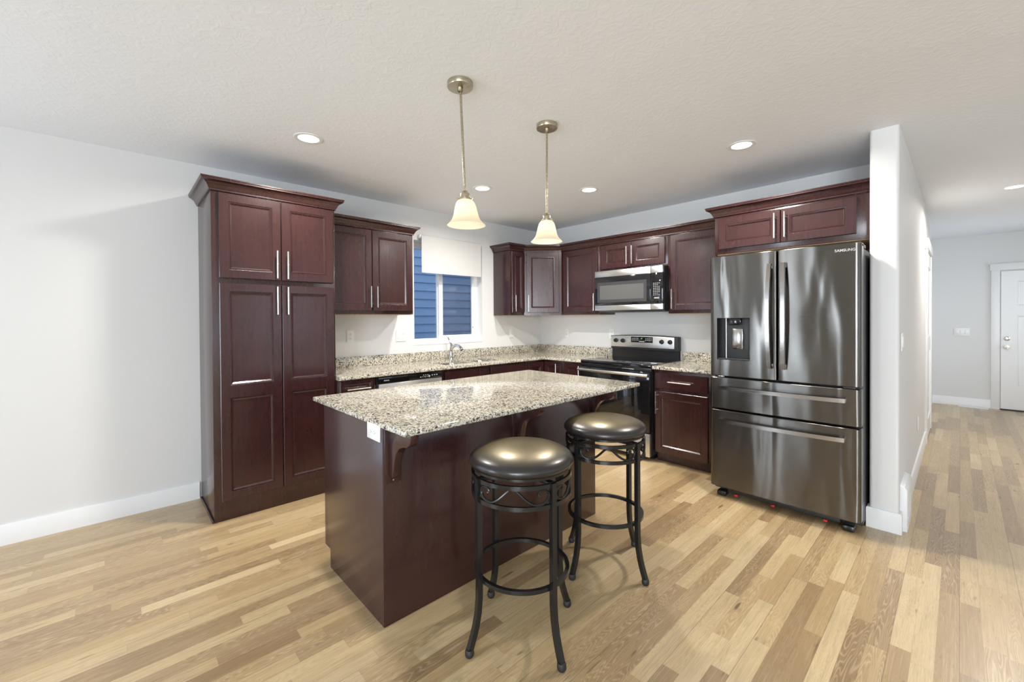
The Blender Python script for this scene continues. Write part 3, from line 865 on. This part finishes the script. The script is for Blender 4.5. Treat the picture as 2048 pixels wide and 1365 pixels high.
# ------------------------------------------------------------------ refrigerator
FX0, FX1, FY = 2.652, 3.548, -.985
t = thing('refrigerator', 'black stainless french door refrigerator with water dispenser beside the divider wall', 'refrigerator', (FX0, 0, 0))
fw = FX1-FX0
MB().box(.004, fw-.004, -.885, -.03, .035, 1.775, .004).build('body', 'darkgrey', t)
def yfront(x):   # bowed front over the whole width, local x
    return FY + .006*((2*x/fw-1)**2)
def curved_front(x0, x1, z0, z1, rl, rr, hole=None, back=-.90):
    """shell with bowed front, rounded vertical ends rl / rr; hole (hx0,hx1,hz0,hz1)"""
    xs = []
    n = 10
    P = []  # outline (x,y) from back-left, round the front, to back-right
    P.append((x0, back))
    for k in range(7):
        a = k/6*PI/2; P.append((x0+rl*(1-math.sin(a)) if False else x0+rl-rl*math.cos(a), yfront(x0+rl)+rl-rl*math.sin(a)))
    mids = [x0+rl+(x1-rr-x0-rl)*k/12 for k in range(1, 12)]
    if hole: mids = sorted([q for q in mids if min(abs(q-hole[0]), abs(q-hole[1])) > .012]+[hole[0], hole[1]])
    P += [(q, yfront(q)) for q in mids]
    for k in range(7):
        a = k/6*PI/2; P.append((x1-rr+rr*math.sin(a), yfront(x1-rr)+rr-rr*math.cos(a)))
    P.append((x1, back))
    zs = [z0, z0+.004]+([hole[2], hole[3]] if hole else [])+[z1-.004, z1]
    m = MB()
    def inset(z):
        e = .004 if z in (z0, z1) else 0.
        out = []
        cx = (x0+x1)/2
        for (x, y) in P: out.append((x+(e if x < cx else -e)*(1 if abs(x-cx) > (x1-x0)/2-.02 else 0), y+(e if y < back-.01 else 0), z))
        return out
    V = [[m.bm.verts.new(p) for p in inset(z)] for z in zs]
    for i in range(len(zs)-1):
        for j in range(len(P)-1):
            if hole and zs[i] == hole[2] and P[j][0] >= hole[0]-1e-6 and P[j+1][0] <= hole[1]+1e-6: continue
            m.bm.faces.new((V[i][j], V[i][j+1], V[i+1][j+1], V[i+1][j]))
    m.bm.faces.new(V[0][::-1]); m.bm.faces.new(V[-1])
    m.bm.faces.new([V[i][0] for i in range(len(zs))][::-1]+[]) if False else None
    # back face
    m.face([(x0, back, z0), (x0, back, z1), (x1, back, z1), (x1, back, z0)])
    return m
spl = 3.103-FX0
HO = (2.706-FX0, 2.932-FX0, 1.034, 1.343)
ld = curved_front(.0, spl-.003, .912, 1.803, .030, .012, HO).build('door', 'fridge', t)
rd = curved_front(spl+.003, fw, .912, 1.803, .012, .030).build('door', 'fridge', t)
ud = curved_front(0, fw, .668, .900, .026, .026).build('drawer', 'fridge', t)
lw = curved_front(0, fw, .078, .656, .026, .026).build('drawer', 'fridge', t)
# dispenser niche
m = MB(); x0, x1, z0, z1 = HO; yb = FY+.070
yl, yr = yfront(x0), yfront(x1)
m.face([(x0, yb, z0), (x1, yb, z0), (x1, yb, z1), (x0, yb, z1)])
m.face([(x0, yl, z0), (x0, yb, z0), (x0, yb, z1), (x0, yl, z1)]); m.face([(x1, yr, z0), (x1, yb, z0), (x1, yb, z1), (x1, yr, z1)])
m.face([(x0, yl, z0), (x1, yr, z0), (x1, yb, z0), (x0, yb, z0)]); m.face([(x0, yl, z1), (x1, yr, z1), (x1, yb, z1), (x0, yb, z1)])
ds = m.build('dispenser_niche', 'blackmat', ld, recalc=False)
MB().box(x0+.045, x1-.002, yb-.022, yb-.001, z0+.002, z1-.002, .003).build('back_plate', 'darkgrey', ds)
MB().tube([(x0+.052, yb-.026, z0+.004), (x0+.052, yb-.026, z1-.004)], .0035, 8).build('edge_trim', 'steel', ds)
MB().box(x0+.075, x0+.165, FY+.004, yb-.02, z1-.052, z1-.001, .008).build('nozzle_housing', 'blackglass', ds)
MB().box(x0+.100, x0+.172, yb-.044, yb-.030, z0+.080, z0+.232, .006).build('dispenser_paddle', 'fridge_handle', ds)
MB().box(x0+.004, x1-.004, FY+.008, yb-.004, z0+.001, z0+.010, .002).build('drip_tray', 'darkgrey', ds)
# handles
def vhandle(x, z0, z1, side):
    n = 16; pts = []
    for k in range(n+1):
        u = k/n; z = z0+(z1-z0)*u
        pts.append((x+side*.006*math.sin(PI*u), yfront(x)-.026-.030*math.sin(PI*u)**.7, z))
    m = MB().tube(pts, 1., sect=[(-.015, -.007), (-.012, .007), (.012, .007), (.015, -.007)], upv=(0, -1, 0))
    m.box(x-.012, x+.012, yfront(x)-.030, yfront(x)+.002, z0, z0+.030, .003); m.box(x-.012, x+.012, yfront(x)-.030, yfront(x)+.002, z1-.030, z1, .003)
    return m
vhandle(3.062-FX0, .995, 1.712, -1).build('handle', 'fridge_handle', ld)
vhandle(3.142-FX0, .995, 1.712, 1).build('handle', 'fridge_handle', rd)
def hhandle(z, x0, x1):
    n = 16; pts = []
    for k in range(n+1):
        u = k/n; x = x0+(x1-x0)*u
        pts.append((x, yfront(x)-.030-.020*math.sin(PI*u)**.7, z))
    m = MB().tube(pts, 1., sect=[(-.012, -.010), (-.008, .012), (.008, .012), (.012, -.010)], upv=(0, 0, 1)) if False else MB().tube(pts, 1., sect=[(-.006, -.011), (.006, -.013), (.006, .013), (-.006, .011)], upv=(0, 0, 1))
    for q in (x0, x1-.03): m.box(q, q+.03, yfront(q)-.034, yfront(q)+.003, z-.010, z+.010, .003)
    return m
hhandle(.828, .070, .822).build('handle', 'fridge_handle', ud)
hhandle(.584, .066, .818).build('handle', 'fridge_handle', lw)
text_mesh('brand_mark', 'SAMSUNG', .0225, 'print', rd, (3.448-FX0-.030, yfront(3.485-FX0)-.0012, 1.752), (PI/2, 0, .019), bold=.0004)
m = MB().box(.0, .07, -.955, -.80, 1.776, 1.800, .006); m.build('hinge_cover', 'darkgrey', t)
m = MB().box(fw-.07, fw, -.955, -.80, 1.776, 1.800, .006); m.build('hinge_cover', 'darkgrey', t)
for q in (.04, fw-.10):
    MB().box(q, q+.065, -.955, -.885, .002, .040, .010).build('front_foot', 'black', t)
MB().box(.11, fw-.11, -.93, -.90, .035, .07, .002).build('kick_grille', 'blackmat', t)
for q in (.16, .40, .70):
    MB().box(q, q+.022, -.945, -.925, .020, .034, .003).build('shipping_clip', 'red', t)
for q in (.05,):
    MB().box(q, q+.05, -.965, -.91, .901, .911, .001).build('door_hinge', 'chrome', t)
MB().box(fw-.09, fw-.03, -.965, -.91, .901, .911, .001).build('door_hinge', 'darkgrey', t)

# ------------------------------------------------------------------ island
IX0, IX1, IY0, IY1 = 1.358, 2.440, -3.436, -1.625
BX0, BX1, BY0, BY1 = 1.535, 2.236, -3.432, -1.875
ZT = .898; ZB = ZT-.024
t = thing('kitchen_island', 'dark cherry island cabinet with flat panels in front of the stools', 'kitchen island', (BX1, BY0, 0), 0)
lx = lambda x: x-BX1
ly = lambda y: y-BY0
m = MB().box(lx(BX0)+.02, -.006, .006, ly(BY1)-.006, .1, ZB-.001).box(lx(BX0)+.075, -.006, .006, ly(BY1)-.006, 0, .1)
m.build('body', 'cherry', t)
# end panels with toe notch
prof = [(lx(BX0), .1), (lx(BX0), ZB-.001), (0, ZB-.001), (0, 0), (lx(BX0)+.075, 0), (lx(BX0)+.075, .1)]
MB().prism(prof, 'y', 0, .008, .001).build('end_panel', 'cherry', t)
MB().prism(prof, 'y', ly(BY1)-.008, ly(BY1), .001).build('end_panel', 'cherry', t)
MB().box(-.008, .003, .002, ly(BY1)-.002, 0, ZB-.001, .001).build('seating_side_panel', 'cherry', t)
# doors on the working side
dd = bpy.data.objects.new('door_side', None)
C.objects.link(dd); dd.parent = t; dd.location = (lx(BX0)+.02, ly(BY1), 0); dd.rotation_euler = (0, 0, -R90)
W_ = BY1-BY0
bpy.data.objects.remove(dd)
for k in range(3):
    a = .012+k*(W_-.024)/3; b = a+(W_-.024)/3-.006
    for (z0, z1, nm, op) in ((.125, .66, 'door', 'auto'), (.68, .845, 'drawer', None)):
        h_ = z1-z0; ww = b-a
        d = panel_door(ww, h_, [(.055, ww-.055, .055, h_-.055)] if op else [], .02).build(nm, 'cherry', t, loc=(lx(BX0)+.02, ly(BY1)-a, z0), rotz=-R90)
        bar_pull(op is not None, .16).build('handle', 'nickel', d, loc=((ww-.04) if op else ww/2, -.02, h_-.12 if op else h_/2))
# corbels
def corbel(yc, first=False):
    prof = [(.003, 0), (.003, -.245), (.016, -.252), (.030, -.240), (.040, -.205), (.048, -.16), (.064, -.115), (.092, -.083), (.128, -.068), (.152, -.064), (.172, -.052), (.186, -.033), (.189, -.014), (.189, 0)]
    if True:
        cb = MB().prism([(x+.006, ZB-.001+z*.88) for x, z in prof], 'y', yc-.019, yc+.019, .0015).build('corbel', 'cherry', t)
        MB().box(.002, .010, yc-.040, yc+.040, ZB-.245, ZB-.001, .001).build('mounting_plate', 'cherry', cb)
        R = Matrix.Translation((.010, yc, ZB-.234)) @ Matrix.Rotation(PI/2, 4, 'Y')
        MB().lathe([(.0005, 0), (.004, 0), (.003, .0015), (.0005, .002)], mat=R, n=10).build('screw', 'nickel', cb)
corbel(.046); corbel(ly(-2.62)); corbel(ly(-1.925))
# outlet in end panel
def duplex_face(m, cx, cz, s=1., horiz=False):
    pass
def outlet(name, label, loc, rotz, gangs, w_=.07, h_=.115, parent=None, group=None, horiz=False):
    """gangs: list of 'o' outlet, 's' rocker switch"""
    if parent is None: t_ = thing(name, label, 'outlet' if 'o' in gangs else 'switch', loc, rotz, group)
    else:
        t_ = bpy.data.objects.new(name, None); C.objects.link(t_); t_.parent = parent; t_.location = loc; t_.rotation_euler = (0, 0, rotz)
    W2, H2 = (w_+(len(gangs)-1)*.046)/2, h_/2
    if horiz: W2, H2 = H2*1.0, w_/2
    MB().box(-W2, W2, -.006, 0, -H2, H2, .002).build('cover_plate', 'plastic', t_)
    for g, k in zip(gangs, range(len(gangs))):
        cx = (k-(len(gangs)-1)/2)*.046
        if g == 's': MB().box(cx-.017, cx+.017, -.010, -.005, -.033, .033, .002).build('rocker', 'plastic', t_)
        else:
            for sgn in (-1, 1):
                px, pz = (sgn*.020, 0) if horiz else (cx, sgn*.020)
                R = Matrix.Translation((px, -.0058, pz)) @ Matrix.Rotation(PI/2, 4, 'X')
                rc = MB().lathe([(.0165, 0), (.0165, .002), (.015, .0025), (.0005, .0025)], mat=R, n=20).build('receptacle', 'plastic', t_)
                q = MB()
                if horiz: q.box(px-.006, px+.000, -.0088, -.0080, .004, .006); q.box(px-.006, px+.000, -.0088, -.0080, -.006, -.004); q.box(px+.005, px+.008, -.0088, -.0080, -.002, .002)
                else: q.box(px-.006, px-.004, -.0088, -.0080, pz, pz+.007); q.box(px+.004, px+.006, -.0088, -.0080, pz, pz+.007); q.box(px-.002, px+.002, -.0088, -.0080, pz-.008, pz-.004)
                q.build('slots', 'blackmat', rc)
    return t_
outlet('power_outlet', '', (2.160-BX1, -.0005, .846), 0, ['o'], parent=t, w_=.072, h_=.125, horiz=True)

tp = MB()
z1, z0 = ZT, ZB
prof = [(-.006, z1), (-.0015, z1-.0015), (0, z1-.006), (0, z0+.004), (-.004, z0)]
cr = .012
pl = []
for (cx, cy, a0) in ((IX1-cr, IY0+cr, -90), (IX1-cr, IY1-cr, 0), (IX0+cr, IY1-cr, 90), (IX0+cr, IY0+cr, 180)):
    pl += [(cx, cy, math.radians(a0+q)) for q in (0, 30, 60, 90)]
rs = [[(cx+(cr+o_)*math.cos(a), cy+(cr+o_)*math.sin(a), z) for cx, cy, a in pl] for o_, z in prof]
tp.rings(rs, cap=True)
tag(tp.build('island_countertop', 'granite'), 'granite slab overhanging the island, polished and reflecting the window', 'countertop')

# ------------------------------------------------------------------ bar stools
def make_stool(label, loc, rot):
    t = thing('bar_stool', label, 'bar stool', loc, rot, None)
    cush = [(.001, .806), (.05, .8055), (.10, .803), (.145, .797), (.180, .788), (.205, .777), (.219, .765), (.224, .752), (.221, .741), (.212, .733), (.206, .729), (.206, .722), (.001, .720)]
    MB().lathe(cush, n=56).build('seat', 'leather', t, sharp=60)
    MB().lathe([(.207, .7215), (.211, .7215), (.211, .731), (.207, .731), (.207, .7215)], n=48).build('seat_band', 'iron', t)
    m = MB().box(-.085, .085, -.085, .085, .708, .719, .002).box(-.205, .205, -.014, .014, .692, .707, .002).box(-.014, .014, -.205, .205, .692, .707, .002)
    m.build('swivel_plate', 'iron', t)
    RR = .212
    def hoop(r, z, hw, hh, nm):
        n = 56; path = [(r*math.cos(2*PI*k/n), r*math.sin(2*PI*k/n), z) for k in range(n)]
        MB().tube(path, 1., closed=True, sect=[(-hw, -hh), (hw, -hh), (hw, hh), (-hw, hh)], upv=(0, 0, 1)).build(nm, 'iron', t)
    hoop(RR-.002, .697, .005, .0085, 'upper_ring'); hoop(RR-.002, .617, .005, .0085, 'lower_ring')
    hoop(.196, .288, .008, .008, 'foot_ring')
    for k in range(4):
        a = k*R90; ca, sa = math.cos(a), math.sin(a)
        pr = [(RR, .706), (RR, .55), (RR, .40), (RR, .28), (RR+.001, .22), (RR+.006, .165), (RR+.016, .115), (RR+.028, .075), (RR+.040, .042), (RR+.047, .022)]
        lg = MB().tube([(r*ca, r*sa, z) for r, z in pr], 1., sect=[(-.011, -.011), (.011, -.011), (.011, .011), (-.011, .011)], upv=(-sa, ca, 0)).build('leg', 'iron', t)
        MB().lathe([(.001, 0), (.013, 0), (.0175, .006), (.0185, .014), (.0175, .024), (.015, .030), (.001, .031)], c=((RR+.047)*ca, (RR+.047)*sa, 0), n=18).build('foot_cap', 'blackmat', lg)
        # scrollwork in the bay after this leg: mirrored S scrolls meeting at the top
        m = MB()
        am = a+PI/4
        for sg in (-1, 1):
            pts = []
            # from top centre down and outward, curl up and inward
            ctrl = [(.008, .689), (.022, .672), (.040, .650), (.060, .633), (.080, .628), (.098, .634), (.110, .650), (.111, .668), (.100, .681), (.086, .682), (.078, .672), (.080, .662)]
            for i in range(len(ctrl)-1):
                p0 = ctrl[max(i-1, 0)]; p1 = ctrl[i]; p2 = ctrl[i+1]; p3 = ctrl[min(i+2, len(ctrl)-1)]
                for q in (0, .33, .66):
                    f = [0.5*((2*p1[j])+(-p0[j]+p2[j])*q+(2*p0[j]-5*p1[j]+4*p2[j]-p3[j])*q*q+(-p0[j]+3*p1[j]-3*p2[j]+p3[j])*q**3) for j in (0, 1)]
                    pts.append(f)
            pts.append(ctrl[-1])
            pts = [(q[0]*1.34, q[1]) for q in pts]
            path = [((RR-.003)*math.cos(am+sg*s_/RR), (RR-.003)*math.sin(am+sg*s_/RR), z_) for s_, z_ in pts]
            rad = [.0058]*(len(path)-3)+[.006, .0075, .006]
            m.tube(path, rad, 8)
        m.build('scrollwork', 'iron', t)
    return t
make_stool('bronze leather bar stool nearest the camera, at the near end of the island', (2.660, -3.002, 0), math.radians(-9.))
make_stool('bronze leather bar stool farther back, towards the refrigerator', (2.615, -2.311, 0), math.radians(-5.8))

# ------------------------------------------------------------------ pendants
def pendant(label, loc, lean):
    t = thing('pendant_lamp', label, 'pendant lamp', loc)
    zc = H
    MB().lathe([(.001, 0), (.062, 0), (.064, -.002), (.064, -.024), (.062, -.027), (.014, -.028), (.012, -.045), (.008, -.048)], n=40).build('canopy', 'bronze', t)
    def P(x, y, z): return Vector((x+lean[0]*(-z), y+lean[1]*(-z), z))
    MB().tube([P(0, 0, -.040), P(0, 0, -.548)], .0062, 12).build('rod', 'bronze', t)
    tilt = Matrix.Translation(P(0, 0, -.55)) @ Matrix(((1, 0, -lean[0], 0), (0, 1, -lean[1], 0), (0, 0, 1, 0), (0, 0, 0, 1)))
    fit = MB().lathe([(.007, .012), (.012, .010), (.016, .002), (.024, -.004), (.026, -.012), (.026, -.022), (.031, -.024), (.034, -.028), (.034, -.040), (.026, -.041)], mat=tilt, n=32).build('shade_holder', 'bronze', t)
    for k in range(3):
        a = k*2*PI/3+.3
        MB().tube([tilt @ Vector((.033*math.cos(a), .033*math.sin(a), -.034)), tilt @ Vector((.044*math.cos(a), .044*math.sin(a), -.034))], .0035, 8).build('thumb_screw', 'bronze', fit)
    z0 = -.032
    sh = [(.027, z0), (.036, z0-.006), (.046, z0-.018), (.053, z0-.038), (.058, z0-.062), (.064, z0-.086), (.072, z0-.104), (.083, z0-.118), (.093, z0-.127), (.0955, z0-.130), (.092, z0-.131), (.081, z0-.123), (.070, z0-.108), (.061, z0-.088), (.055, z0-.062), (.050, z0-.038), (.043, z0-.020), (.034, z0-.009), (.027, z0-.004)]
    MB().lathe(sh[:10], mat=tilt, n=48).build('lamp_shade', 'shade', t, sharp=80)
    MB().lathe([(.001, z0-.100), (.014, z0-.096), (.022, z0-.082), (.023, z0-.068), (.016, z0-.048), (.012, z0-.035), (.012, z0-.01)], mat=tilt, n=20).build('bulb', MAT['bulb'], t)
    l = bpy.data.lights.new('pendant_bulb_light', 'POINT'); l.energy = 12.0; l.color = (1., .86, .62); l.shadow_soft_size = .024
    lo_ = bpy.data.objects.new('pendant_bulb_light', l); C.objects.link(lo_); lo_.parent = t; lo_.location = tilt @ Vector((0, 0, z0-.075))
    return t
MAT['bulb'] = emis('lit_bulb', (1., .88, .68), 6.)
pendant('brass pendant lamp with a bell glass shade, nearer the camera and hanging slightly crooked', (2.248, -3.008, H), (.026, .026))
pendant('brass pendant lamp with a bell glass shade, farther away and nearer the range', (2.234, -2.348, H), (-.006, -.006))

# ------------------------------------------------------------------ recessed lights
cans = [((1.056, -3.345), 'recessed ceiling light nearest the pantry'),
        ((.997, -1.841), 'recessed ceiling light between the near pendant and the sink window'),
        ((1.618, -1.087), 'recessed ceiling light in front of the range, right of the far pendant'),
        ((2.928, -1.130), 'recessed ceiling light in front of the refrigerator'),
        ((4.300, 1.75), 'recessed ceiling light in the hallway')]
for (x, y), lab in cans:
    t = thing('recessed_light', lab, 'ceiling light', (x, y, H), 0, None)
    MB().lathe([(.088, 0), (.088, -.003), (.082, -.005), (.064, -.003), (.062, 0)], n=40).build('trim_ring', 'plastic', t)
    m = MB().lathe([(.001, -.002), (.062, -.002)], n=40); m.build('lens', 'canlens', t)
    a = area('downlight', (x, y, H-.008), (0, 0, 0), .12, .12, 30, (1., .955, .90), 'DISK', math.radians(165))

# ------------------------------------------------------------------ blind
t = thing('roller_blind', 'white roller blind half lowered over the kitchen window', 'blind', (.0, -1.5, 2.25))
by0, by1 = -1.905+1.5, -1.088+1.5
MB().tube([(.032, by0, -.022), (.032, by1, -.022)], .020, 20).build('roller', 'blind', t)
m = MB()
m.rings([[(.050, by0+.004, -.02), (.0515, by0+.004, -.02), (.0515, by1-.004, -.02), (.050, by1-.004, -.02)], [(.050, by0+.004, -.395), (.0515, by0+.004, -.395), (.0515, by1-.004, -.395), (.050, by1-.004, -.395)]])
m.build('fabric', 'blind', t)
MB().box(.046, .056, by0+.004, by1-.004, -.408, -.392, .003).build('hem_bar', 'blind', t)
MB().box(.001, .050, by0-.014, by0-.002, -.045, -.002, .004).build('bracket', 'nickel', t)
MB().box(.001, .050, by1+.002, by1+.010, -.045, -.002, .004).build('bracket', 'plastic', t)

# ------------------------------------------------------------------ outlets and switches
zo = 1.178
outlet('power_outlet', 'duplex outlet on the wall beside the pantry', (.001, -2.652, zo+.012), R90, ['o'])
outlet('switch_and_outlet', 'double plate with a rocker switch and an outlet just left of the window', (.001, -2.124, zo), R90, ['s', 'o'])
outlet('wall_switch', 'switch plate right of the window near the corner', (.001, -.565, zo-.018), R90, ['s'])
outlet('power_outlet', 'outlet on the range wall near the corner', (.46, -.001, zo-.022), 0, ['o'])
outlet('power_outlet', 'outlet partly hidden behind the range backguard', (1.140, -.001, zo-.016), 0, ['o'])
outlet('light_switch', 'double rocker switch on the hallway side of the divider wall', (NX1+.001, -.615, 1.185), R90, ['s', 's'])
outlet('power_outlet', 'low outlet on the hallway side of the divider wall', (NX1+.001, .88, .40), R90, ['o'])
outlet('light_switch', 'triple rocker switch on the wall at the end of the hallway', (3.975, HY-.001, 1.105), 0, ['s', 's', 's'])

# wall register in the divider baseboard
t = thing('wall_register', 'white vent cover over the baseboard near the corner of the divider wall', 'vent', (NX1, -.70, 0))
MB().prism([(.0, .0), (.034, .0), (.034, .262), (.022, .278), (.0, .284)], 'y', .0, .345, .002).build('cover', 'trim', t)
m = MB()
for k in range(6): m.box(.034, .0355, .03, .315, .05+k*.022, .058+k*.022)
m.build('louvers', 'trim', t)
# floor register near the entry
t = thing('floor_register', 'flat floor vent along the wall at the end of the hallway', 'vent', (3.94, HY-.14, 0))
MB().box(0, .30, 0, .10, 0, .006, .002).build('frame', 'trim', t)
m = MB()
for k in range(9): m.box(.02+k*.03, .035+k*.03, .02, .08, .006, .0075)
m.build('louvers', 'trim', t)
